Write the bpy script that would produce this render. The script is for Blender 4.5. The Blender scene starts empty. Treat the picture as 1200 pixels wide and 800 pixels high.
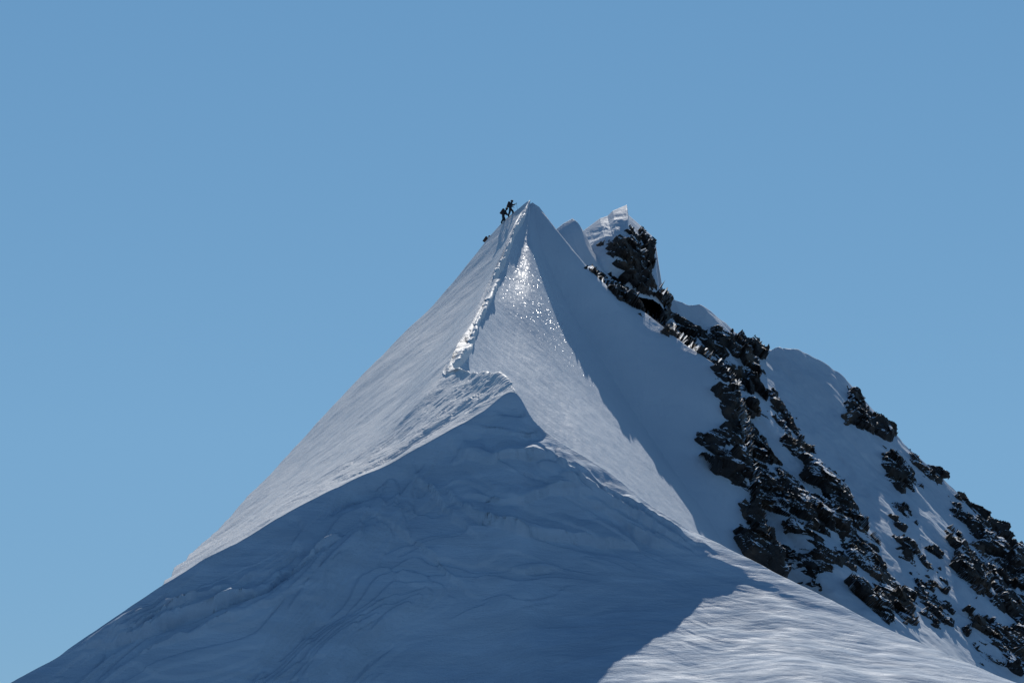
import bpy, math, numpy as np
from mathutils import Vector, Matrix
from mathutils.bvhtree import BVHTree

F=3333.0
PITCH=math.radians(10)
cp,sp=math.cos(PITCH),math.sin(PITCH)
SUN=np.array([0.07,0.78,0.62]); SUN=SUN/np.linalg.norm(SUN)

def unproj(px,py,d):
    a=(px-600)/F; b=(400-py)/F
    return np.stack([d*a, d*(cp-b*sp), d*(sp+b*cp)],-1)

# ---------------------------------------------------------------- noise
def _h(ix,iy,iz,seed=0):
    n=(ix*374761393 ^ iy*668265263 ^ iz*1274126177 ^ (seed*974634777+12345)) & 0xffffffff
    n=((n^(n>>13))*1274126177)&0xffffffff
    n=((n^(n>>15))*1103515245)&0xffffffff
    n=n^(n>>16)
    return n/4294967295.0
def vnoise(P,seed=0):
    i=np.floor(P).astype(np.int64); f=P-i
    w=f*f*f*(f*(f*6-15)+10)
    out=0
    for dx in (0,1):
        for dy in (0,1):
            for dz in (0,1):
                k=(w[...,0] if dx else 1-w[...,0])*(w[...,1] if dy else 1-w[...,1])*(w[...,2] if dz else 1-w[...,2])
                out=out+k*_h(i[...,0]+dx,i[...,1]+dy,i[...,2]+dz,seed)
    return out*2-1
def fbm(P,octv=4,seed=0,gain=.5):
    a=1;s=0;t=0
    for o in range(octv):
        s=s+a*vnoise(P*(2.03**o)+o*17.3,seed+o); t+=a; a*=gain
    return s/t
def worley(P,seed=0):
    i=np.floor(P).astype(np.int64)
    best=np.full(P.shape[:-1],1e9)
    rid=[np.zeros(P.shape[:-1]) for _ in range(4)]
    cc=np.zeros(P.shape)
    for dx in (-1,0,1):
        for dy in (-1,0,1):
            for dz in (-1,0,1):
                a,b,c=i[...,0]+dx,i[...,1]+dy,i[...,2]+dz
                q=np.stack([a+_h(a,b,c,seed+1),b+_h(a,b,c,seed+2),c+_h(a,b,c,seed+3)],-1)
                dd=((q-P)**2).sum(-1)
                m=dd<best
                best=np.where(m,dd,best)
                for k in range(4):
                    rid[k]=np.where(m,_h(a,b,c,seed+10+k),rid[k])
                cc=np.where(m[...,None],q,cc)
    return rid,cc
def sstep(a,b,x):
    t=np.clip((x-a)/(b-a),0,1); return t*t*(3-2*t)
def terrace(n,k,e=.6):
    t=n*k; f=t-np.floor(t); return (np.floor(t)+sstep(e,1,f))/k

# ---------------------------------------------------------------- loft
def hermite(t,Y,tq):
    t=np.asarray(t,float); n=len(t)
    sh=(-1,)+(1,)*(Y.ndim-1)
    if n==2:
        w=((tq-t[0])/(t[1]-t[0])).reshape(sh)
        return Y[0]*(1-w)+Y[1]*w
    dt=np.diff(t).reshape(sh); sl=np.diff(Y,axis=0)/dt
    M=np.empty_like(Y)
    M[0]=sl[0]; M[-1]=sl[-1]
    M[1:-1]=(sl[:-1]*dt[1:]+sl[1:]*dt[:-1])/(dt[1:]+dt[:-1])
    k=np.clip(np.searchsorted(t,tq,side='right')-1,0,n-2)
    h=(t[k+1]-t[k]); s=((tq-t[k])/h).reshape(sh); h=h.reshape(sh)
    return ((2*s**3-3*s**2+1)*Y[k]+(s**3-2*s**2+s)*h*M[k]+(-2*s**3+3*s**2)*Y[k+1]+(s**3-s**2)*h*M[k+1])
def resample(poly,n):
    Y=np.array(poly,float)
    t=np.r_[0,np.cumsum(np.hypot(*np.diff(Y[:,:2],axis=0).T))]; t/=t[-1]
    return hermite(t,Y,np.linspace(0,1,n))
def smooth0(A,sig):
    r=int(sig*3)+1; k=np.exp(-.5*(np.arange(-r,r+1)/sig)**2); k/=k.sum()
    Ap=np.concatenate([np.repeat(A[:1],r,0),A,np.repeat(A[-1:],r,0)],0)
    return sum(k[i]*Ap[i:i+len(A)] for i in range(2*r+1))
def loft(cols,nu,nv):
    C=np.stack([resample(c,nv) for c in cols])
    dm=np.hypot(C[1:,:,0]-C[:-1,:,0],C[1:,:,1]-C[:-1,:,1]).mean(1)
    t=np.r_[0,np.cumsum(dm)]; t/=t[-1]
    return hermite(t,C,np.linspace(0,1,nu))

# ---------------------------------------------------------------- materials
SNOW=(.62,.685,.76)
def nt(mat):
    mat.use_nodes=True; t=mat.node_tree; t.nodes.clear(); return t,t.nodes,t.links
def snow_mat(name,rough=.6,b1=.5,b2=.35,glit=0.0,stretch=(1,1,1),base=SNOW,rot=(0,0,0),spec=.3,relief_tone=0):
    m=bpy.data.materials.new(name); t,N,L=nt(m)
    out=N.new('ShaderNodeOutputMaterial'); pb=N.new('ShaderNodeBsdfPrincipled')
    L.new(pb.outputs[0],out.inputs[0])
    g=N.new('ShaderNodeNewGeometry'); mp=N.new('ShaderNodeMapping')
    mp.inputs['Scale'].default_value=stretch; mp.inputs['Rotation'].default_value=rot
    L.new(g.outputs['Position'],mp.inputs['Vector'])
    n1=N.new('ShaderNodeTexNoise'); n1.inputs['Scale'].default_value=1.1; n1.inputs['Detail'].default_value=7; n1.inputs['Roughness'].default_value=.62
    n2=N.new('ShaderNodeTexNoise'); n2.inputs['Scale'].default_value=7; n2.inputs['Detail'].default_value=4
    n3=N.new('ShaderNodeTexNoise'); n3.inputs['Scale'].default_value=.12; n3.inputs['Detail'].default_value=5
    L.new(mp.outputs[0],n1.inputs['Vector']); L.new(g.outputs['Position'],n2.inputs['Vector']); L.new(g.outputs['Position'],n3.inputs['Vector'])
    bu=N.new('ShaderNodeBump'); bu.inputs['Strength'].default_value=b1; bu.inputs['Distance'].default_value=.25
    bv=N.new('ShaderNodeBump'); bv.inputs['Strength'].default_value=b2; bv.inputs['Distance'].default_value=.06
    L.new(n1.outputs['Fac'],bu.inputs['Height']); L.new(n2.outputs['Fac'],bv.inputs['Height']); L.new(bu.outputs[0],bv.inputs['Normal'])
    L.new(bv.outputs[0],pb.inputs['Normal'])
    cr=N.new('ShaderNodeValToRGB')
    cr.color_ramp.elements[0].position=.3; cr.color_ramp.elements[1].position=.7
    cr.color_ramp.elements[0].color=(base[0]*.88,base[1]*.90,base[2]*.92,1)
    cr.color_ramp.elements[1].color=(*base,1)
    L.new(n3.outputs['Fac'],cr.inputs[0])
    col=cr.outputs[0]
    if relief_tone:
        # long thin streaks of whiteness: wind slab tone, also painting in faint relief shading
        mp2=N.new('ShaderNodeMapping'); mp2.inputs['Scale'].default_value=(.10,.5,.75); L.new(g.outputs['Position'],mp2.inputs['Vector'])
        n5=N.new('ShaderNodeTexNoise'); n5.inputs['Scale'].default_value=1.0; n5.inputs['Detail'].default_value=6; n5.inputs['Distortion'].default_value=.8
        L.new(mp2.outputs[0],n5.inputs['Vector'])
        r5=N.new('ShaderNodeMapRange'); r5.inputs['From Min'].default_value=.42; r5.inputs['From Max'].default_value=.60
        r5.inputs['To Min'].default_value=1-relief_tone; r5.inputs['To Max'].default_value=1+relief_tone*.6
        L.new(n5.outputs['Fac'],r5.inputs[0])
        vs_=N.new('ShaderNodeVectorMath'); vs_.operation='SCALE'; L.new(cr.outputs[0],vs_.inputs[0]); L.new(r5.outputs[0],vs_.inputs['Scale'])
        col=vs_.outputs[0]
    L.new(col,pb.inputs['Base Color'])
    mr=N.new('ShaderNodeMapRange'); mr.inputs['From Min'].default_value=.35; mr.inputs['From Max'].default_value=.65
    mr.inputs['To Min'].default_value=rough-.1; mr.inputs['To Max'].default_value=rough+.15
    L.new(n1.outputs['Fac'],mr.inputs[0]); L.new(mr.outputs[0],pb.inputs['Roughness'])
    pb.inputs['IOR'].default_value=1.31; pb.inputs['Specular IOR Level'].default_value=spec
    if glit>0:
        gl=N.new('ShaderNodeBsdfGlossy'); gl.inputs['Roughness'].default_value=.32
        gl.inputs['Color'].default_value=(1,1,1,1)
        vo=N.new('ShaderNodeTexVoronoi'); vo.inputs['Scale'].default_value=8.0
        L.new(g.outputs['Position'],vo.inputs['Vector'])
        sub=N.new('ShaderNodeVectorMath'); sub.operation='SUBTRACT'; sub.inputs[1].default_value=(.5,.5,.5)
        L.new(vo.outputs['Color'],sub.inputs[0])
        sc=N.new('ShaderNodeVectorMath'); sc.operation='SCALE'; sc.inputs['Scale'].default_value=2.4
        L.new(sub.outputs[0],sc.inputs[0])
        ad=N.new('ShaderNodeVectorMath'); ad.operation='ADD'; L.new(sc.outputs[0],ad.inputs[0]); L.new(g.outputs['Normal'],ad.inputs[1])
        nn=N.new('ShaderNodeVectorMath'); nn.operation='NORMALIZE'; L.new(ad.outputs[0],nn.inputs[0])
        L.new(nn.outputs[0],gl.inputs['Normal'])
        sp2=N.new('ShaderNodeMapRange'); sp2.inputs['From Min'].default_value=.40; sp2.inputs['From Max'].default_value=.22
        L.new(vo.outputs['Distance'],sp2.inputs[0])
        # wind-polished ice below the summit
        ds=N.new('ShaderNodeVectorMath'); ds.operation='DISTANCE'
        c=unproj(630.,352.,281.); ds.inputs[1].default_value=tuple(c)
        L.new(g.outputs['Position'],ds.inputs[0])
        m2=N.new('ShaderNodeMapRange'); m2.inputs['From Min'].default_value=3; m2.inputs['From Max'].default_value=13
        m2.inputs['To Min'].default_value=glit; m2.inputs['To Max'].default_value=.0
        L.new(ds.outputs['Value'],m2.inputs[0])
        mu=N.new('ShaderNodeMath'); mu.operation='MULTIPLY'; L.new(m2.outputs[0],mu.inputs[0]); L.new(sp2.outputs[0],mu.inputs[1])
        mx=N.new('ShaderNodeMixShader'); L.new(mu.outputs[0],mx.inputs[0]); L.new(pb.outputs[0],mx.inputs[1]); L.new(gl.outputs[0],mx.inputs[2])
        L.new(mx.outputs[0],out.inputs[0])
    return m
def rock_mat():
    m=bpy.data.materials.new('rock'); t,N,L=nt(m)
    out=N.new('ShaderNodeOutputMaterial'); pb=N.new('ShaderNodeBsdfPrincipled'); L.new(pb.outputs[0],out.inputs[0])
    g=N.new('ShaderNodeNewGeometry')
    n1=N.new('ShaderNodeTexNoise'); n1.inputs['Scale'].default_value=.35; n1.inputs['Detail'].default_value=7
    L.new(g.outputs['Position'],n1.inputs['Vector'])
    cr=N.new('ShaderNodeValToRGB'); e=cr.color_ramp.elements
    e[0].position=.35; e[0].color=(.010,.010,.011,1); e[1].position=.72; e[1].color=(.10,.072,.05,1)
    x=e.new(.54); x.color=(.026,.022,.020,1)
    L.new(n1.outputs['Fac'],cr.inputs[0])
    sx=N.new('ShaderNodeSeparateXYZ'); L.new(g.outputs['True Normal'],sx.inputs[0])
    n2=N.new('ShaderNodeTexNoise'); n2.inputs['Scale'].default_value=.5; n2.inputs['Detail'].default_value=4
    L.new(g.outputs['Position'],n2.inputs['Vector'])
    ma=N.new('ShaderNodeMath'); ma.operation='MULTIPLY_ADD'; ma.inputs[1].default_value=1.8; L.new(n2.outputs['Fac'],ma.inputs[0]); L.new(sx.outputs['Z'],ma.inputs[2])
    mr=N.new('ShaderNodeMapRange'); mr.inputs['From Min'].default_value=1.55; mr.inputs['From Max'].default_value=1.59
    L.new(ma.outputs[0],mr.inputs[0])
    mx=N.new('ShaderNodeMix'); mx.data_type='RGBA'; L.new(mr.outputs[0],mx.inputs['Factor']); L.new(cr.outputs[0],mx.inputs['A']); mx.inputs['B'].default_value=(*SNOW,1)
    L.new(mx.outputs['Result'],pb.inputs['Base Color']); pb.inputs['Roughness'].default_value=.7
    n3=N.new('ShaderNodeTexNoise'); n3.inputs['Scale'].default_value=4; n3.inputs['Detail'].default_value=6; L.new(g.outputs['Position'],n3.inputs['Vector'])
    bu=N.new('ShaderNodeBump'); bu.inputs['Strength'].default_value=.7; bu.inputs['Distance'].default_value=.15
    L.new(n3.outputs['Fac'],bu.inputs['Height']); L.new(bu.outputs[0],pb.inputs['Normal'])
    return m
def plain(name,col,rough=.7,metal=0):
    m=bpy.data.materials.new(name); t,N,L=nt(m)
    out=N.new('ShaderNodeOutputMaterial'); pb=N.new('ShaderNodeBsdfPrincipled'); L.new(pb.outputs[0],out.inputs[0])
    n=N.new('ShaderNodeTexNoise'); n.inputs['Scale'].default_value=30
    cr=N.new('ShaderNodeValToRGB'); cr.color_ramp.elements[0].color=(col[0]*.7,col[1]*.7,col[2]*.7,1); cr.color_ramp.elements[1].color=(*col,1)
    L.new(n.outputs['Fac'],cr.inputs[0]); L.new(cr.outputs[0],pb.inputs['Base Color'])
    pb.inputs['Roughness'].default_value=rough; pb.inputs['Metallic'].default_value=metal
    return m

M_L=snow_mat('snow_sunny_slope',.6,.28,.55,stretch=(.7,1.5,1.5),rot=(0,0,-.5),base=(.80,.82,.84),spec=.3)  # lighter snow copy, sunlit brightness put into the base colour
M_R=snow_mat('snow_icy_face',.55,.3,.5,glit=.38,stretch=(1.0,.45,.6))
M_M=snow_mat('snow_shade_tinted',.7,.55,.4,stretch=(.35,1.0,1.6),base=(.50,.60,.71),spec=.2,relief_tone=.05)  # darker bluer snow copy, shade of the ridge put into the base colour
M_D=snow_mat('snow_flank',.65,.4,.3)
M_G=snow_mat('glacier_basin',.8,.4,.3,base=(.16,.20,.26))
M_ROCK=rock_mat()

# ---------------------------------------------------------------- mesh helper
def link(o): bpy.context.scene.collection.objects.link(o); return o
def grid_mesh(name,G,mat,mask=None,smooth=True):
    nu,nv=G.shape[:2]
    idx=np.arange(nu*nv).reshape(nu,nv)
    f=np.stack([idx[:-1,:-1],idx[1:,:-1],idx[1:,1:],idx[:-1,1:]],-1)
    if mask is not None:
        k=mask[:-1,:-1]&mask[1:,:-1]&mask[1:,1:]&mask[:-1,1:]; f=f[k]
    f=f.reshape(-1,4)
    V=G.reshape(-1,3)
    if mask is not None:
        used=np.unique(f); rm=np.full(len(V),-1); rm[used]=np.arange(len(used)); V=V[used]; f=rm[f]
    me=bpy.data.meshes.new(name)
    me.vertices.add(len(V)); me.vertices.foreach_set('co',V.astype(np.float32).ravel())
    me.loops.add(f.size); me.loops.foreach_set('vertex_index',f.ravel().astype(np.int32))
    me.polygons.add(len(f)); me.polygons.foreach_set('loop_start',(np.arange(len(f))*4).astype(np.int32))
    me.polygons.foreach_set('loop_total',np.full(len(f),4,np.int32))
    me.update(calc_edges=True); me.validate()
    me.polygons.foreach_set('use_smooth',np.full(len(me.polygons),smooth,bool))
    me.materials.append(mat)
    return link(bpy.data.objects.new(name,me)),V,f
ND=np.array([0,-.5,.86])
BV_V=[];BV_F=[];off=[0]
def keep(V,f):
    BV_V.append(V); BV_F.append(f+off[0]); off[0]+=len(V)
def base_noise(P):
    return (.35*fbm(P/9.,3,5)+.10*fbm(P/2.2,3,9))[...,None]*ND
def struct(o,label,cat):
    o['kind']='structure'; o['label']=label; o['category']=cat

# ---------------------------------------------------------------- sunlit slope
crest=[(621,237,300),(612,252,296),(605,266,292),(592,296,281),(580,318,273),(572,345,265),(559,372,252),(548,400,240),(536,413,232),(523,433,223),(547,434,216),(569,435,210.5),(588,441,205.5),(603,461,200)]
A=[
 [(618,238,300),(600,252,300),(575,277,300),(540,320,299),(500,364,298),(460,402,296),(420,443,293),(380,487,289),(340,530,284),(300,572,276),(262,611,262),(226,648,238),(207,667,212),(190,685,184)],
 [(619,238,300),(590,274,297),(547,332,290),(503,388,281),(446,455,268),(398,515,250),(352,568,227),(312,604,204),(280,632,188)],
 [(620,238,300),(597,272,295),(560,335,284),(520,395,270),(480,450,252),(440,500,232),(400,550,210),(370,583,192)],
 [(620,238,300),(600,272,293),(572,330,277),(540,385,256),(510,430,236),(495,465,220),(485,500,208),(470,537,196)],
 [(620,237,300),(603,268,292),(583,318,276),(556,375,253),(530,420,230),(532,445,217),(547,464,207.5),(562,486,199)],
 crest]
NA=900
g=loft(A,400,NA)
PX,PY=g[...,0],g[...,1]
P=unproj(PX,PY,g[...,2])
un=np.linspace(0,1,400)[:,None]*np.ones(NA)
vn=np.linspace(0,1,NA)[None,:]*np.ones((400,1))
P=P+base_noise(P)
endf=1-sstep(.965,1,vn)
e1=np.array([.80,.52,.28]); e1/=np.linalg.norm(e1); e2=np.array([-.55,.83,0]); e3=np.cross(e1,e2)
q=np.stack([P@e1*.07,P@e2*.32,P@e3*.32],-1)
wq=fbm(P*.08,3,20)[...,None]
n=fbm(q+wq*.6,5,21); st=terrace(n,8,.6)
wl=sstep(.5,.95,vn)*.6+sstep(.75,1,un)*.3+.08
near=sstep(.90,.97,un)*sstep(0.02,.1,vn)*(1-sstep(.68,.78,vn))
crust=sstep(.76,.93,vn)*sstep(.30,.75,un)
cn=fbm(np.stack([P@e1*.14,P@e2*.7,P@e3*.7],-1)+wq,3,43)
trail=terrace(fbm(P*np.array([.7,.18,.5]),4,41,.6),3,.75)
P=P+(endf*((st*wl*.55)+(.03*fbm(P*1.3,3,31))*wl+near*.45*trail+crust*.30*terrace(cn,5,.8)))[...,None]*ND
# cornice: irregular, broken lip of snow overhanging the shaded side
cr=P[-1]
s=np.linspace(0,1,NA); S3=lambda k:np.stack([s*k,s*0,s*0],-1)
rng=np.random.RandomState(8)
bp=np.sort(np.r_[0,rng.rand(18)**.9,1]); seg=np.clip(np.searchsorted(bp,s,side='right')-1,0,len(bp)-2)
fr=(s-bp[seg])/(bp[seg+1]-bp[seg]+1e-6)
ra=rng.rand(len(bp)); rb=rng.rand(len(bp))
blk=(.12+.65*ra[seg])*(1-.85*rb[seg]*fr)
oh=blk+.28*fbm(S3(14),2,76)+.18*fbm(S3(130),4,78,.6)
oh=smooth0(oh[:,None],.7)[:,0]*sstep(0,.05,s)
oh=np.clip(oh,.04,2)*(1-.3*sstep(.72,.8,s))
zj=.07*fbm(S3(30),3,79)*sstep(0,.05,s)
c0=cr+np.stack([oh*.6,oh*0,.30*oh+zj*.6],-1)
c1=cr+np.stack([oh,oh*0,.28*oh+zj],-1)
c2=c1+np.stack([-.08*oh,oh*0,-.20-.55*oh],-1)
c3=cr+np.stack([oh*0+.05,oh*0+.2,-.8-.6*oh],-1)
c4=cr+np.stack([oh*0-.3,oh*0+.3,oh*0-2.6],-1)
sil=P[0]
b1=sil+np.array([-.6,3.,-2.6]); b2=sil+np.array([-6,25,-32]); b3=sil+np.array([-160,160,-420])
G=np.concatenate([b3[None],b2[None],b1[None],P,c0[None],c1[None],c2[None],c3[None],c4[None]],0)
tuck=G[:,-1]+np.array([0,.5,-1.6])
G=np.concatenate([G,tuck[:,None]],1)
o,V,f=grid_mesh('mountain_slope',G,M_L); keep(V,f)
struct(o,'sunlit wind-carved snow slope falling from a corniced crest','snow slope')

# ---- right face between crest and rib
B=[
 [(617,240,301),(602,265,293.5),(588,297,282.5),(566,345,266.5),(554,373,253.5),(543,402,241.5),(519,436,225.5),(560,446,218),(600,485,207),(650,560,196)],
 [(621,238,300),(612,275,293),(601,315,283),(592,350,272),(585,390,260),(585,430,248),(595,470,239),(640,540,228),(690,610,215)],
 [(621,240,300),(622,275,294),(625,310,287.5),(631,350,280),(641,400,272),(657,450,263),(685,510,252),(730,580,243),(775,650,233)],
 [(624,238,300),(631,275,296.5),(648,320,294),(676,375,290.5),(710,430,286),(748,490,281.5),(789,550,276),(838,620,268),(875,690,260)],
 [(627,240,299.6),(655,275,297.2),(690,320,294.5),(740,385,291.2),(782,450,286.5),(820,520,280.5),(855,600,272.5),(892,690,264)],
 [(632,243,299.5),(660,280,298.5),(700,325,297),(750,362,296),(800,402,293),(850,440,289),(868,520,283),(888,600,275),(930,700,266)],
]
def patch(cols1,nu,nv):
    g=loft(cols1,nu,nv); return g,unproj(g[...,0],g[...,1],g[...,2])
g1,P1=patch(B[:4],260,460); g2,P2=patch(B[3:],170,460)
for ii,Pn in enumerate((P1,P2)):
    q=np.stack([Pn[...,0]*.9,Pn[...,1]*.12,Pn[...,2]*.12],-1)
    ww=np.linspace(0,1,Pn.shape[0])[:,None]
    ww=(1-sstep(.6,1,ww)*.8) if ii==0 else (.2+.5*sstep(0,.5,ww))
    Pn+=base_noise(Pn)*.4+(ww*(.07*fbm(q,4,51)+.035*fbm(Pn*1.5,3,52)))[...,None]*ND
bk1=P2[-1]+np.array([1.,3.,-3.]); bk2=P2[-1]+np.array([4,10,-25.])
G=np.concatenate([P1,P2[1:],bk1[None],bk2[None]],0)
o,V,f=grid_mesh('summit_face',G,M_R); keep(V,f)
struct(o,'steep icy snow face below the summit, half in shade','snow face')

# ---- far flank
D=[
 [(690,300,322),(730,350,320),(790,420,313),(845,520,300),(890,640,285),(940,740,270),(1000,850,253)],
 [(778,344,322),(820,400,318),(870,470,310),(920,560,298),(970,660,283),(1020,760,267),(1080,860,251)],
 [(840,370,326),(880,440,319),(930,520,309),(980,610,296),(1030,700,282),(1080,790,268),(1130,870,255)],
 [(898,410,332),(935,470,324),(985,550,313),(1035,635,300),(1085,720,287),(1130,800,274),(1170,870,262)],
 [(925,409,334),(960,480,325),(1010,560,314),(1060,645,301),(1110,735,288),(1150,810,276)],
 [(962,424,336),(1000,500,326),(1050,590,314),(1095,670,302),(1140,750,290),(1180,820,280)],
 [(1005,458,337),(1060,550,325),(1110,630,314),(1155,710,302),(1200,790,290),(1240,860,281)],
 [(1060,520,336),(1120,610,324),(1170,690,312),(1220,770,300),(1270,860,288)],
 [(1130,585,334),(1180,660,323),(1230,740,311),(1290,840,297)],
 [(1200,647,332),(1250,720,321),(1310,820,306)],
 [(1300,735,330),(1350,810,319),(1400,900,306)],
 [(1450,880,328),(1500,960,316),(1550,1040,303)]]
D=[[(x,y,d+.025*max(0,y-c[0][1])) for (x,y,d) in c] for c in D]
g,P=patch(D,520,380)
P+=base_noise(P)*1.6
gd=np.array([.80,.25,.50]); fd=np.array([.45,-.45,-.77])
q=np.stack([P@gd*.30,P@fd*.05,P[...,0]*0],-1)
P+=(.85*fbm(q,3,61)+.25*fbm(np.stack([P@gd*.9,P@fd*.2,P[...,1]*.2],-1),3,63)+.08*fbm(P*.9,4,62))[...,None]*ND
top=P[:,0]; r1=top+np.array([.5,1.2,-.3]); r2=top+np.array([3,8,-7]); r3=top+np.array([60,90,-200])
bo=P[:,-1]; s1=bo+np.array([20,-30,-40]); s2=bo+np.array([200,-60,-400])
G=np.concatenate([r3[:,None],r2[:,None],r1[:,None],P,s1[:,None],s2[:,None]],1)
o,V,f=grid_mesh('far_flank',G,M_D); keep(V,f)
struct(o,'snowy mountain flank with bands of dark rock','mountain flank')

# ---- small snow blades behind the summit
def blade(cols,name,label,seed,am=.12,brow=8.,bd=3.2,tam=.35,pw=1.0):
    cols=[[c[0],(c[0][0]+(c[1][0]-c[0][0])*.3,c[0][1]+brow,c[0][2]-bd)]+[(x,y,d-bd*(1.3 if i==0 else .6 if i==1 else 0)) for i,(x,y,d) in enumerate(c[1:])] for c in cols]
    # straight facets between the columns keep the blade angular
    C=np.stack([resample(c,170) for c in cols]); K=len(cols)
    dm=np.hypot(C[1:,:,0]-C[:-1,:,0],C[1:,:,1]-C[:-1,:,1]).mean(1); t=np.r_[0,np.cumsum(dm)]; t/=t[-1]
    tq=np.sort(np.unique(np.r_[np.linspace(0,1,190),t])); k=np.clip(np.searchsorted(t,tq,side='right')-1,0,K-2)
    ww=((tq-t[k])/(t[k+1]-t[k]))[:,None,None]; g=C[k]*(1-ww)+C[k+1]*ww
    P=unproj(g[...,0],g[...,1],g[...,2])
    tt=terrace(fbm(P*.45+3,3,seed),5,.7)
    vv=sstep(0.02,.12,np.linspace(0,1,170))[None,:]
    P+=(am*fbm(P*.8,4,seed)+tam*tt)[...,None]*vv[...,None]*ND
    top=P[:,0]; r1=top+np.array([.1,.9,-.3]); r2=top+np.array([1.0,2,-6]); r3=top+np.array([2,6,-25])
    G=np.concatenate([r3[:,None],r2[:,None],r1[:,None],P],1)
    R=G[-1]; e1_=R+np.array([.2,.8,-.6]); e2_=R+np.array([.5,5,-6])
    G=np.concatenate([G,e1_[None],e2_[None]],0)
    o,V,f=grid_mesh(name,G,M_D); keep(V,f); struct(o,label,'snow crest')
blade([[(634,288,305),(655,306,304),(690,345,303)],
       [(649,271,306),(666,300,303.8),(706,345,302.8)],
       [(660,262,307.5),(677,295,305.2),(717,345,303.4)],
       [(671,256,308.5),(688,289,306),(727,345,304.2)],
       [(674,262,309.0),(693,291,307.4),(733,345,305)],
       [(683,281,310.5),(702,306,309.6),(745,350,308)]],'snow_crest','sharp leaning blade of wind-packed snow behind the summit',71,.02,4.,.8,.03)
blade([[(674,281,314),(690,300,312),(725,345,308)],
       [(684,270,315),(697,298,312.0),(731,345,308)],
       [(703,256,316.3),(711,288,312.5),(744,345,308.5)],
       [(712,253,316.6),(720,286,312.5),(750,348,308.8)],
       [(718,247,317),(725,285,312.8),(753,349,309)],
       [(734.5,240,318),(737,283,314.2),(762,350,310)],
       [(736.5,252,318.5),(742,284,315),(765,350,310.5)],
       [(748,262,320),(755,298,317.5),(773,355,311.5)],
       [(767,279,320.5),(769,315,318),(778,362,312)]],'snow_crest','blocky snow cap tilting above dark rock',73,.06,12.,4.2,.30)

# ---- foreground mound
Mc=[
 [(-600,1160,168),(-590,1260,150)],
 [(-250,960,172),(-240,1060,158)],
 [(-100,871,174),(-90,970,164)],
 [(15,800,178),(20,830,176.5),(30,930,170)],
 [(100,744,181),(105,775,179.5),(115,810,177.5),(130,930,170)],
 [(190,685,184),(195,720,182),(205,760,180),(220,810,177),(240,930,169)],
 [(280,632,188),(285,680,185),(295,740,182),(310,800,179),(330,930,170)],
 [(370,583,192),(375,640,188.5),(385,700,185),(400,800,180),(415,930,171)],
 [(470,537,196),(475,600,192),(480,660,188.5),(490,730,184.5),(500,800,180.5),(510,930,172)],
 [(562,486,199),(563,540,195.2),(565,600,191.6),(570,680,187.2),(580,800,179.6),(590,940,168)],
 [(603,461,200),(604,510,196.4),(606,560,193.3),(610,640,188.7),(616,720,184.0),(625,795,178.0),(640,940,161)],
 [(625,494,199),(626,512,197),(628,545,194.9),(632,600,191.6),(640,680,187.2),(650,760,181),(658,800,174.8),(675,940,155)],
 [(655,520,198),(656,539,195.5),(658,565,194),(662,620,191),(672,700,186.2),(684,760,179.6),(694,800,172.6),(710,940,151)],
 [(705,549,197),(706,568,194.4),(708,600,192.5),(714,660,189.2),(725,720,184.5),(735,755,179.7),(745,785,173.8),(765,940,149)],
 [(765,594,195),(766,612,192.5),(768,640,191),(775,685,188.4),(788,720,185),(798,745,180.9),(815,790,173.2),(840,940,148)],
 [(830,632,193),(831,650,190.5),(833,672,189.2),(840,698,187.2),(848,717,184.3),(862,745,179.2),(880,790,171.8),(900,940,148)],
 [(900,666,190),(902,682,188),(905,696,186.8),(912,712,184.3),(930,750,178),(945,800,169.8),(965,940,148)],
 [(1000,716,186),(1003,735,182.9),(1010,760,178.8),(1020,800,172),(1040,940,148)],
 [(1100,760,182),(1105,780,178),(1110,810,172.5),(1130,940,148)],
 [(1190,798,178),(1195,820,173),(1200,850,167),(1220,950,148)],
 [(1400,890,168),(1405,930,160),(1420,1030,142)],
 [(1800,1090,150),(1810,1130,143),(1830,1230,130)]]
nu,nv=1250,460
g=loft(Mc,nu,nv)
PX,PY=g[...,0],g[...,1]
dsm=smooth0(g[...,2],30); wv=np.linspace(0,1,nv)[None,:]
g[...,2]=g[...,2]*(1-sstep(.02,.22,wv))+dsm*sstep(.02,.22,wv)
P=unproj(PX,PY,g[...,2])
P=P+base_noise(P)
vm=(PY-PY[:,:1])/18.0
lips=smooth0(PY[:,:1],80)
vs=(PY-lips)/18.0
xm=P[...,0]
fade=sstep(0,1.0,vm)
w=fbm(np.stack([xm*.05,vs*.10,xm*0],-1),3,81)
q=np.stack([xm*.045+w*.7,vs*.16+w*.9,xm*0+3],-1)
n=fbm(q,4,83,.5); st=terrace(n,6,.90)
msk=sstep(-.25,.1,fbm(np.stack([xm*.05,vs*.1,xm*0+7],-1),2,84)+.3*(1-sstep(0,14,vs)))
q2=np.stack([xm*.05+w,vs*.45+w*3,xm*0+9],-1); fl=terrace(fbm(q2,3,87,.4),7,.90)
msk2=sstep(-.15,.2,fbm(np.stack([xm*.07,vs*.16,xm*0+27],-1),3,85)+.1-.25*sstep(8,16,vs))
low=sstep(640,700,PY+.30*(PX-700))*sstep(590,680,PX)
hy=(PY-.10*PX)/18.0; w2=fbm(np.stack([xm*.10,hy*.2,xm*0+31],-1),3,89)
q4=np.stack([xm*.10+w2,hy*1.8+w2*2.2,xm*0+12],-1); rp=1-2*np.abs(fbm(q4,4,90,.5))
q5=np.stack([xm*.06,hy*.8+w2*1.5,xm*0+15],-1); fl5=terrace(fbm(q5,3,92),8,.85)
disp=fade*((1.2*st*msk+.8*n*(1-msk))*(1-low)+1.1*fl*msk2*(1-low)+low*(.045*rp+.12*fl5))
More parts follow.
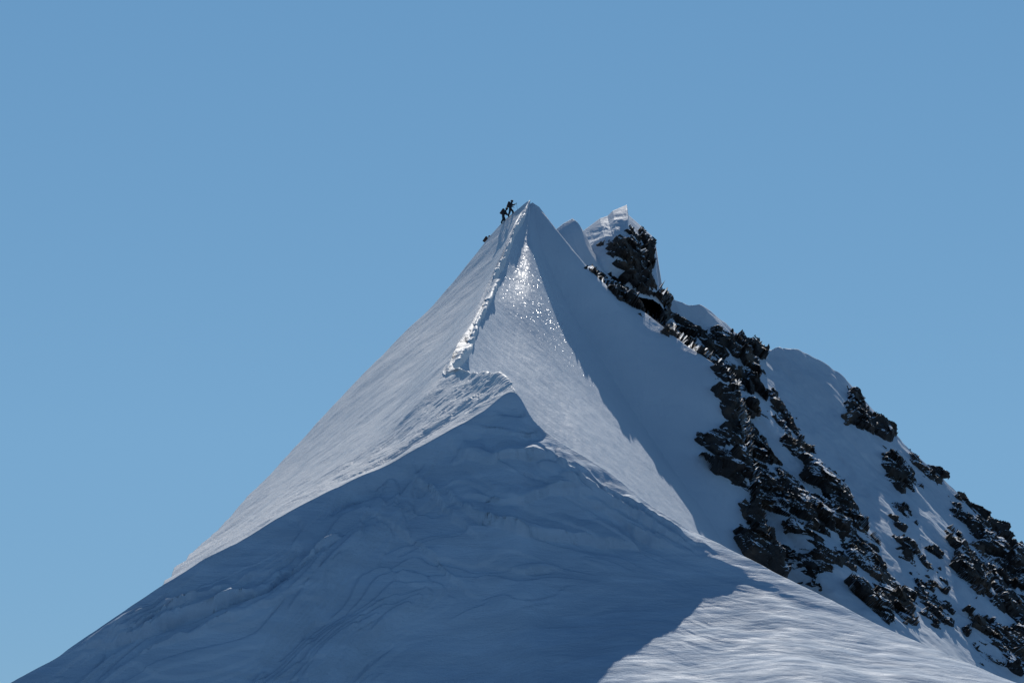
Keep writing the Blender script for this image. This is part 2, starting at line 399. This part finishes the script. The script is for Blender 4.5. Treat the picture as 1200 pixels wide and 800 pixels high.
def ledge(pts,wid,amp,drop=1.5,wob=8):
    global disp
    pts=resample([(a,b,0) for a,b in pts],40)[:,:2]
    best=np.full(PX.shape,1e9); sg=np.zeros(PX.shape); tt=np.zeros(PX.shape)
    for k in range(len(pts)-1):
        a,b=pts[k],pts[k+1]; ab=b-a; L2=(ab**2).sum()
        t=np.clip(((PX-a[0])*ab[0]+(PY-a[1])*ab[1])/L2,0,1)
        dx=PX-(a[0]+t*ab[0]); dy=PY-(a[1]+t*ab[1]); d=np.hypot(dx,dy)
        c=ab[0]*dy-ab[1]*dx
        m=d<best; best=np.where(m,d,best); sg=np.where(m,np.sign(c)*d,sg); tt=np.where(m,(k+t)/(len(pts)-1),tt)
    sg=sg+wob*fbm(np.stack([PX*.035,PY*.035,PX*0+amp*50],-1),4,98)
    prof=np.where(sg<0,np.clip(1+sg/wid,0,1),np.clip(1-sg/drop,0,1))
    rr=.9+.8*fbm(np.stack([PX*.03,PY*.03,PX*0+amp*50],-1),2,99)
    disp=disp+(1-low)*amp*rr*prof*np.sin(np.pi*np.clip(tt,0,1))**.5*sstep(0,.6,vm)
ledge([(90,762),(160,745),(235,722),(300,700),(335,672),(362,664)],34,.95)
ledge([(120,748),(180,730),(262,694),(330,655)],20,.6)
ledge([(160,775),(240,748),(330,715),(370,690)],26,.55)
ledge([(350,668),(378,655),(400,640)],14,.5)
ledge([(525,512),(560,528),(610,530),(650,536)],20,.8)
ledge([(480,545),(510,570),(540,610),(560,630)],22,.55)
ledge([(520,560),(560,600),(620,625),(690,632),(750,640)],32,.95)
ledge([(540,565),(600,578),(660,572),(700,578)],20,.7)
ledge([(620,506),(650,532),(700,563),(765,608),(830,646),(890,676),(950,705)],14,.5)
ledge([(640,532),(670,556),(720,588),(775,624),(840,660)],16,.75)
ledge([(655,556),(700,592),(760,624),(820,652)],16,.7)
ledge([(560,655),(610,668),(660,668)],26,.35)
ledge([(430,600),(480,625),(530,680),(570,705)],34,.45)
P=P+disp[...,None]*ND
lip=P[:,0]
k1=lip+np.array([.3,1.2,-1.2]); k2=lip+np.array([0,8,-14]); k3=lip+np.array([0,20,-160.])
bot=P[:,-1]
X=bot[:,0]
def saddle(y,z): return np.stack([X*(.35+.65*y/160),X*0+y,z-.9*np.clip(np.abs(X)-6,0,None)],-1)
rows=[k3,k2,k1]+[P[:,i] for i in range(nv)]
f0=bot+np.array([0,-10,-3.5])
rows+=[f0,saddle(110,0.3),saddle(60,-1.6),saddle(15,-1.9),saddle(-40,-2.5),saddle(-140,-90)]
G=np.stack(rows,1)
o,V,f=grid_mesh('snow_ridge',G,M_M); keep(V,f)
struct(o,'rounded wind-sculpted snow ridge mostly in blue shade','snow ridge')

# ---- glacier basin far below
xs=np.linspace(-12000,12000,160); X,Y=np.meshgrid(xs,xs,indexing='ij')
Z=-420+ -300*sstep(800,6000,np.hypot(X,Y))+60*fbm(np.stack([X/1500,Y/1500,X*0],-1),4,91)
o,V,f=grid_mesh('ground',np.stack([X,Y,Z],-1),M_G); struct(o,'glacier basin of snow far below the ridge','glacier')

# ---------------------------------------------------------------- rocks
bvh=BVHTree.FromPolygons(np.concatenate(BV_V).tolist(),np.concatenate(BV_F).tolist())
def pip(px,py,poly):
    poly=np.array(poly,float); ins=np.zeros(px.shape,bool); dist=np.full(px.shape,1e9)
    n=len(poly)
    for i in range(n):
        x1,y1=poly[i]; x2,y2=poly[(i+1)%n]
        c=((y1>py)!=(y2>py))&(px<(x2-x1)*(py-y1)/((y2-y1) if y2!=y1 else 1e-9)+x1); ins^=c
        L2=(x2-x1)**2+(y2-y1)**2; t=np.clip(((px-x1)*(x2-x1)+(py-y1)*(y2-y1))/L2,0,1)
        dist=np.minimum(dist,np.hypot(px-x1-t*(x2-x1),py-y1-t*(y2-y1)))
    return np.where(ins,dist,-dist)
RD=np.array([.35,-.85,.42])
def rock(poly,label,seed,amp=1.0,soft=9.,rag=.7,bias=0.,out=15,strip=0.,ks=1.0,stuff=False):
    poly=[(a-3*amp,b+3*amp) for a,b in poly]
    xs=[p[0] for p in poly]; ys=[p[1] for p in poly]
    sp_=1.0
    gx=np.arange(min(xs)-16,max(xs)+16,sp_); gy=np.arange(min(ys)-16,max(ys)+16,sp_)
    PX,PY=np.meshgrid(gx,gy,indexing='ij')
    R=unproj(PX,PY,np.ones_like(PX)).reshape(-1,3)
    sdq=pip(PX,PY,poly).ravel()
    dep=np.full(len(R),np.nan)
    O=Vector((0,0,0))
    for i,r in enumerate(R):
        if sdq[i]<-20: continue
        h=bvh.ray_cast(O,Vector(r))
        if h[0] is not None: dep[i]=h[3]
    dep=dep.reshape(PX.shape)/np.linalg.norm(R,axis=1).reshape(PX.shape)
    dep[dep<240]=np.nan
    for it in range(300):
        nan=np.isnan(dep)
        if not nan.any(): break
        acc=np.zeros_like(dep); cnt=np.zeros_like(dep)
        for a,b in ((1,0),(-1,0),(0,1),(0,-1)):
            s=np.roll(dep,(a,b),(0,1))
            if a==1:s[0]=np.nan
            if a==-1:s[-1]=np.nan
            if b==1:s[:,0]=np.nan
            if b==-1:s[:,-1]=np.nan
            ok=~np.isnan(s); acc[ok]+=s[ok]; cnt[ok]+=1
        w=nan&(cnt>0); dep[w]=acc[w]/cnt[w]
    raw=dep.copy()
    for it in range(12):
        pd=np.pad(dep,1,mode='edge'); dep=(pd[:-2,1:-1]+pd[2:,1:-1]+pd[1:-1,:-2]+pd[1:-1,2:]+4*dep)/8
    dep=np.minimum(dep,raw+.6)
    P=unproj(PX,PY,dep)
    sd=pip(PX,PY,poly)
    T=np.array([[.85,0,-.53],[0,1,0],[.53,0,.85]])
    Q=P@T.T
    rg=.8*fbm(Q*np.array([.35,.4,.8]),4,seed,.55)+.30*fbm(Q*np.array([1.0,1.2,2.4]),3,seed+3,.6)
    sn=fbm(np.stack([P@gd*.30,P@fd*.085,P[...,0]*0+seed],-1),3,seed+5,.55)
    m=np.clip(sd/soft,-2.2,1.2)+rag*2.6*rg+bias+strip*3.0*sn
    k1=np.array([.22,.34,.50])*ks; k2=np.array([.58,.8,1.4])*ks; k3=np.array([1.5,1.9,3.4])*ks
    r1,c1=worley(Q*k1,seed); t1=Q*k1-c1
    r2,c2=worley(Q*k2,seed+50); t2=Q*k2-c2
    r3,c3=worley(Q*k3,seed+90); t3=Q*k3-c3
    blk=2.1*(r1[0]-.35)+1.9*((r1[1]-.5)*t1[...,0]+(r1[2]-.3)*t1[...,2])+.9*(r2[0]-.5)+1.2*((r2[1]-.5)*t2[...,0]+(r2[2]-.4)*t2[...,2])+.15*(r3[0]-.5)+.18*(r3[1]-.5)*t3[...,2]+.03*fbm(P*2.5,3,seed+7)
    h=amp*(.40*np.minimum(m,1.3)+ sstep(-.2,.2,m)*blk)
    h=np.where(m<-.2,np.minimum(h,-.05+.3*(m+.2)),h)
    jit=np.stack([r2[1]-.5,r2[2]-.5,r2[3]-.5],-1)*.4*sstep(0,.5,m)[...,None]
    P=P+h[...,None]*RD+jit
    o,V,f=grid_mesh('loose_rocks' if stuff else 'rock_outcrop',P,M_ROCK,mask=(m>-.75)&(sd>-out),smooth=False)
    o['label']=label; o['category']='rock'
    if stuff: o['kind']='stuff'
    else: o['group']='rock outcrops on the snowy flank'
    return o
rock([(688,311),(706,314),(722,322),(732,316),(716,298),(706,284),(716,280),(730,276),(740,266),(752,268),(768,284),(764,318),(784,347),(780,378),(752,364),(722,342)],'dark craggy rock tower below a snow cap',105,.8,5,.85,.1,ks=1.25)
rock([(776,352),(790,368),(832,380),(850,372),(862,392),(890,398),(898,412),(898,440),(888,452),(880,470),(860,456),(838,420),(808,402),(782,384)],'jagged dark rocks breaking the snowy skyline',111,.85,6,.85,.0,ks=1.0,strip=.5)
rock([(843,440),(885,445),(890,470),(905,500),(912,530),(930,555),(950,580),(975,610),(985,635),(1010,650),(1050,680),(1075,712),(1070,738),(1040,727),(1000,707),(985,692),(960,692),(920,672),(885,642),(872,615),(886,600),(878,575),(850,545),(825,513),(850,490),(850,465)],'long broken band of dark brown rock in snow',123,.95,8,.8,-.05,strip=.8,ks=.85)
rock([(935,530),(965,540),(985,560),(1005,590),(1020,620),(1045,660),(1020,655),(990,625),(965,585)],'narrow broken rock rib in a snow gully',131,.75,7,.8,-.1,ks=1.0,strip=.5)
rock([(890,440),(915,450),(935,490),(965,530),(990,560),(960,560),(925,530),(905,490)],'small dark rocks scattered through a snow gully',136,.6,9,.9,-.85,ks=1.4,stuff=True)
rock([(995,452),(1010,460),(1022,480),(1050,498),(1048,516),(1020,505),(992,495)],'dark rocks poking from the snow crest',141,.7,6,ks=1.2)
rock([(1034,525),(1062,540),(1078,568),(1060,572),(1040,552)],'small cluster of dark rocks in snow',151,.6,6,.8,ks=1.2)
rock([(1068,530),(1085,543),(1108,554),(1104,570),(1085,560)],'small dark rocks along the snow edge',161,.6,6,ks=1.2)
rock([(1112,573),(1150,600),(1180,630),(1215,653),(1240,700),(1240,800),(1210,780),(1195,735),(1170,700),(1172,670),(1145,640),(1118,600)],'large broken rock mass with snow patches',171,.95,8,.8,.15,strip=.6,ks=.9)
rock([(1105,612),(1140,638),(1165,672),(1165,698),(1145,700),(1118,655)],'scattered dark rocks on steep snow',181,.8,7,.9,-.25,ks=1.1)
rock([(1125,705),(1165,722),(1210,755),(1205,800),(1150,775)],'scattered low rocks on steep snow',191,.8,7,.9,-.25,ks=1.1,strip=.5)
rock([(1030,570),(1075,590),(1115,650),(1130,740),(1090,745),(1050,670)],'few small dark rocks dotting the open snow',196,.5,12,.95,-1.35,ks=1.5,stuff=True)

# ---------------------------------------------------------------- climbers
M_CL=plain('dark_clothing',(.015,.017,.024)); M_RD=plain('dark_pack',(.04,.018,.018)); M_PO=plain('metal_pole',(.2,.2,.2),.4,.8)
def skin(name,V,E,R,root,mat,sub=2):
    me=bpy.data.meshes.new(name); me.from_pydata(V,E,[])
    ob=link(bpy.data.objects.new(name,me))
    md=ob.modifiers.new('s','SKIN'); md.use_smooth_shade=True
    for i,r in enumerate(R):
        me.skin_vertices[0].data[i].radius=(r,r) if not isinstance(r,tuple) else r
        me.skin_vertices[0].data[i].use_root=(i==root)
    ss=ob.modifiers.new('d','SUBSURF'); ss.levels=sub; ss.render_levels=sub
    dg=bpy.context.evaluated_depsgraph_get(); nm=bpy.data.meshes.new_from_object(ob.evaluated_get(dg))
    ob.modifiers.clear(); ob.data=nm; nm.materials.clear(); nm.materials.append(mat)
    for p in nm.polygons: p.use_smooth=True
    return ob
def lerp(a,b,t): return tuple(x+(y-x)*t for x,y in zip(a,b))
def person(loc,label,J,yaw=0,pole_hand=None,pole_tip=None):
    names=['pel','waist','chest','neck','headb','headm','headt','nose',
           'hL','kL','aL','tL','hR','kR','aR','tR','sL','eL','wL','sR','eR','wR']
    rad=dict(pel=(.20,.17),waist=(.20,.17),chest=(.25,.19),neck=.085,headb=.09,headm=.12,headt=.08,nose=.018,
             hL=.145,kL=.115,aL=.095,tL=.075,hR=.145,kR=.115,aR=.095,tR=.075,sL=.115,eL=.09,wL=.06,sR=.115,eR=.09,wR=.06)
    idx={n:i for i,n in enumerate(names)}
    E=[('pel','waist'),('waist','chest'),('chest','neck'),('neck','headb'),('headb','headm'),('headm','headt'),('headm','nose'),
       ('pel','hL'),('hL','kL'),('kL','aL'),('aL','tL'),('pel','hR'),('hR','kR'),('kR','aR'),('aR','tR'),
       ('chest','sL'),('sL','eL'),('eL','wL'),('chest','sR'),('sR','eR'),('eR','wR')]
    body=skin('person',[J[n] for n in names],[(idx[a],idx[b]) for a,b in E],[rad[n] for n in names],0,M_CL)
    body.location=loc; body.rotation_euler=(0,0,yaw)
    body['label']=label; body['category']='person'; body['group']='climbers near the summit'
    for S in ('L','R'):
        w=Vector(J['w'+S]); e=Vector(J['e'+S]); d=(w-e).normalized(); side=d.cross(Vector((0,0,1)))
        side=side.normalized() if side.length>.1 else Vector((0,1,0)); dn=d.cross(side).normalized()
        V=[tuple(w),tuple(w+d*.05),tuple(w+d*.09)];Rr=[.035,.042,.040];Ed=[(0,1),(1,2)]
        for k,(o_,ln) in enumerate(((-.034,.06),(-.012,.075),(.012,.07),(.034,.055))):
            a=w+d*.1+side*o_; V+= [tuple(a),tuple(a+d*ln*.5+dn*.01),tuple(a+d*ln*.75+dn*.035)]; b=len(V)-3
            Rr+=[.012,.011,.010]; Ed+=[(2,b),(b,b+1),(b+1,b+2)]
        a=w+d*.045+side*.045; V+=[tuple(a),tuple(a+d*.035+side*.02)]; b=len(V)-2; Rr+=[.014,.012]; Ed+=[(1,b),(b,b+1)]
        o=skin('glove',V,Ed,Rr,0,M_CL,1); o.parent=body
    import bmesh
    h=Vector(J['headm']); up=(Vector(J['headt'])-Vector(J['headb'])).normalized()
    bm=bmesh.new(); bmesh.ops.create_uvsphere(bm,u_segments=20,v_segments=12,radius=.155)
    for v in bm.verts:
        if v.co.z<-.02: v.co.z=-.02; v.co.x*=1.04; v.co.y*=1.04
        v.co.x*=1.12
    me=bpy.data.meshes.new('helmet'); bm.to_mesh(me); bm.free(); me.materials.append(M_RD)
    o=link(bpy.data.objects.new('helmet',me)); o.location=h+up*.03; o.rotation_mode='QUATERNION'; o.rotation_quaternion=up.to_track_quat('Z','Y')
    o.parent=body
    c=Vector(J['chest']); wst=Vector(J['waist']); tu=(c-wst).normalized(); back=tu.cross(Vector((0,1,0))).normalized()*-1
    if back.x>0: back=-back
    bm=bmesh.new(); bmesh.ops.create_cube(bm,size=1)
    bmesh.ops.bevel(bm,geom=bm.edges[:],offset=.18,segments=4,profile=.6,affect='EDGES')
    for v in bm.verts:
        v.co.x*=.30*(1-.25*v.co.z); v.co.y*=.38; v.co.z*=.62
    me=bpy.data.meshes.new('rucksack'); bm.to_mesh(me); bm.free(); me.materials.append(M_RD)
    o=link(bpy.data.objects.new('rucksack',me)); o.rotation_mode='QUATERNION'
    m=Matrix((-back,Vector((0,1,0)),tu)).transposed(); o.rotation_quaternion=m.to_quaternion(); o.location=(c+wst)/2+back*.27+tu*.06
    o.parent=body
    if pole_hand:
        a=Vector(J[pole_hand]); a=a+(a-Vector(J['e'+pole_hand[1]])).normalized()*.1; b=Vector(pole_tip)
        o=skin('trekking_pole',[tuple(a+(a-b).normalized()*.12),tuple(a),tuple(lerp(a,b,.93)),tuple(b)],[(0,1),(1,2),(2,3)],[.02,.014,.012,.006],0,M_PO,1)
        o.parent=body
    return body
J1=dict(pel=(0,0,.86),waist=(.06,0,1.0),chest=(.2,0,1.24),neck=(.3,0,1.42),headb=(.34,0,1.49),headm=(.38,0,1.57),headt=(.39,0,1.66),nose=(.51,0,1.55),
 hL=(.02,.1,.82),kL=(.2,.13,.5),aL=(.12,.14,.12),tL=(.28,.14,.05),hR=(-.02,-.1,.82),kR=(0,-.13,.44),aR=(-.22,-.14,.05),tR=(-.06,-.14,-.03),
 sL=(.22,.2,1.32),eL=(.36,.28,1.06),wL=(.56,.26,1.0),sR=(.2,-.2,1.32),eR=(.3,-.3,1.04),wR=(.5,-.28,.9))
J2=dict(J1); J2.update(pel=(0,0,.9),waist=(.03,0,1.05),chest=(.1,0,1.3),neck=(.14,0,1.5),headb=(.15,0,1.56),headm=(.17,0,1.64),headt=(.17,0,1.73),nose=(.30,0,1.62),
 hL=(.02,.1,.86),kL=(.3,.13,.62),aL=(.3,.14,.2),tL=(.46,.14,.16),hR=(-.02,-.1,.86),kR=(-.08,-.13,.45),aR=(-.25,-.14,.02),tR=(-.09,-.14,-.03),
 sL=(.12,.2,1.4),eL=(.36,.26,1.32),wL=(.58,.24,1.45),sR=(.1,-.2,1.4),eR=(.06,-.3,1.12),wR=(.28,-.28,1.0))
def on(px,py,d): return Vector(unproj(float(px),float(py),float(d)))
person(on(589.5,262,299.7),'climber in dark clothes leaning uphill with a rucksack',J1,0.15,'wR',(.7,-.32,.1))
person(on(598,254,299.7),'climber in dark clothes stepping up with raised arm',J2,0.1,'wL',(.85,.3,.55))
person(on(569.5,294.5,301.2),'climber mostly hidden behind the snow edge',J1,0.2)

# ---------------------------------------------------------------- camera, light, world
cam=bpy.data.cameras.new('camera'); co=link(bpy.data.objects.new('camera',cam)); co.rotation_euler=(math.radians(100),0,0)
cam.lens=100; cam.sensor_width=36; cam.clip_end=30000; cam.clip_start=.5
bpy.context.scene.camera=co
sl=bpy.data.lights.new('sun','SUN'); sl.energy=3.6; sl.angle=math.radians(.53); sl.color=(1,.955,.89)
so=link(bpy.data.objects.new('sun',sl)); so.rotation_euler=Vector(SUN).to_track_quat('Z','Y').to_euler()
w=bpy.data.worlds.new('World'); bpy.context.scene.world=w; w.use_nodes=True
N=w.node_tree.nodes; L=w.node_tree.links
bg=N['Background']; sky=N.new('ShaderNodeTexSky'); sky.sky_type='NISHITA'; sky.sun_disc=False
sky.sun_elevation=math.asin(SUN[2]); sky.sun_rotation=math.atan2(SUN[0],SUN[1]); sky.altitude=4000; sky.air_density=1; sky.dust_density=0.0; sky.ozone_density=1.5
ST=.08
tc=N.new('ShaderNodeTexCoord'); sx=N.new('ShaderNodeSeparateXYZ'); L.new(tc.outputs['Generated'],sx.inputs[0])
cr=N.new('ShaderNodeValToRGB'); e=cr.color_ramp.elements
def C(c): return (c[0],c[1],c[2],1)
e[0].position=0.0; e[0].color=C((.15,.34,.54)); e[1].position=1.0; e[1].color=C((.012,.035,.10))
for p_,c_ in ((.14,(.165,.375,.60)),(.30,(.135,.33,.57)),(.42,(.045,.12,.26))):
    x=e.new(p_); x.color=C(c_)
L.new(sx.outputs['Z'],cr.inputs[0])
sc_=N.new('ShaderNodeVectorMath'); sc_.operation='SCALE'; sc_.inputs['Scale'].default_value=1/ST; L.new(cr.outputs[0],sc_.inputs[0])
mx=N.new('ShaderNodeMix'); mx.data_type='RGBA'; mx.inputs['Factor'].default_value=.8
L.new(sky.outputs[0],mx.inputs['A']); L.new(sc_.outputs[0],mx.inputs['B']); L.new(mx.outputs['Result'],bg.inputs[0]); bg.inputs[1].default_value=ST
sc=bpy.context.scene; sc.view_settings.view_transform='Standard'; sc.view_settings.look='None'; sc.view_settings.exposure=0
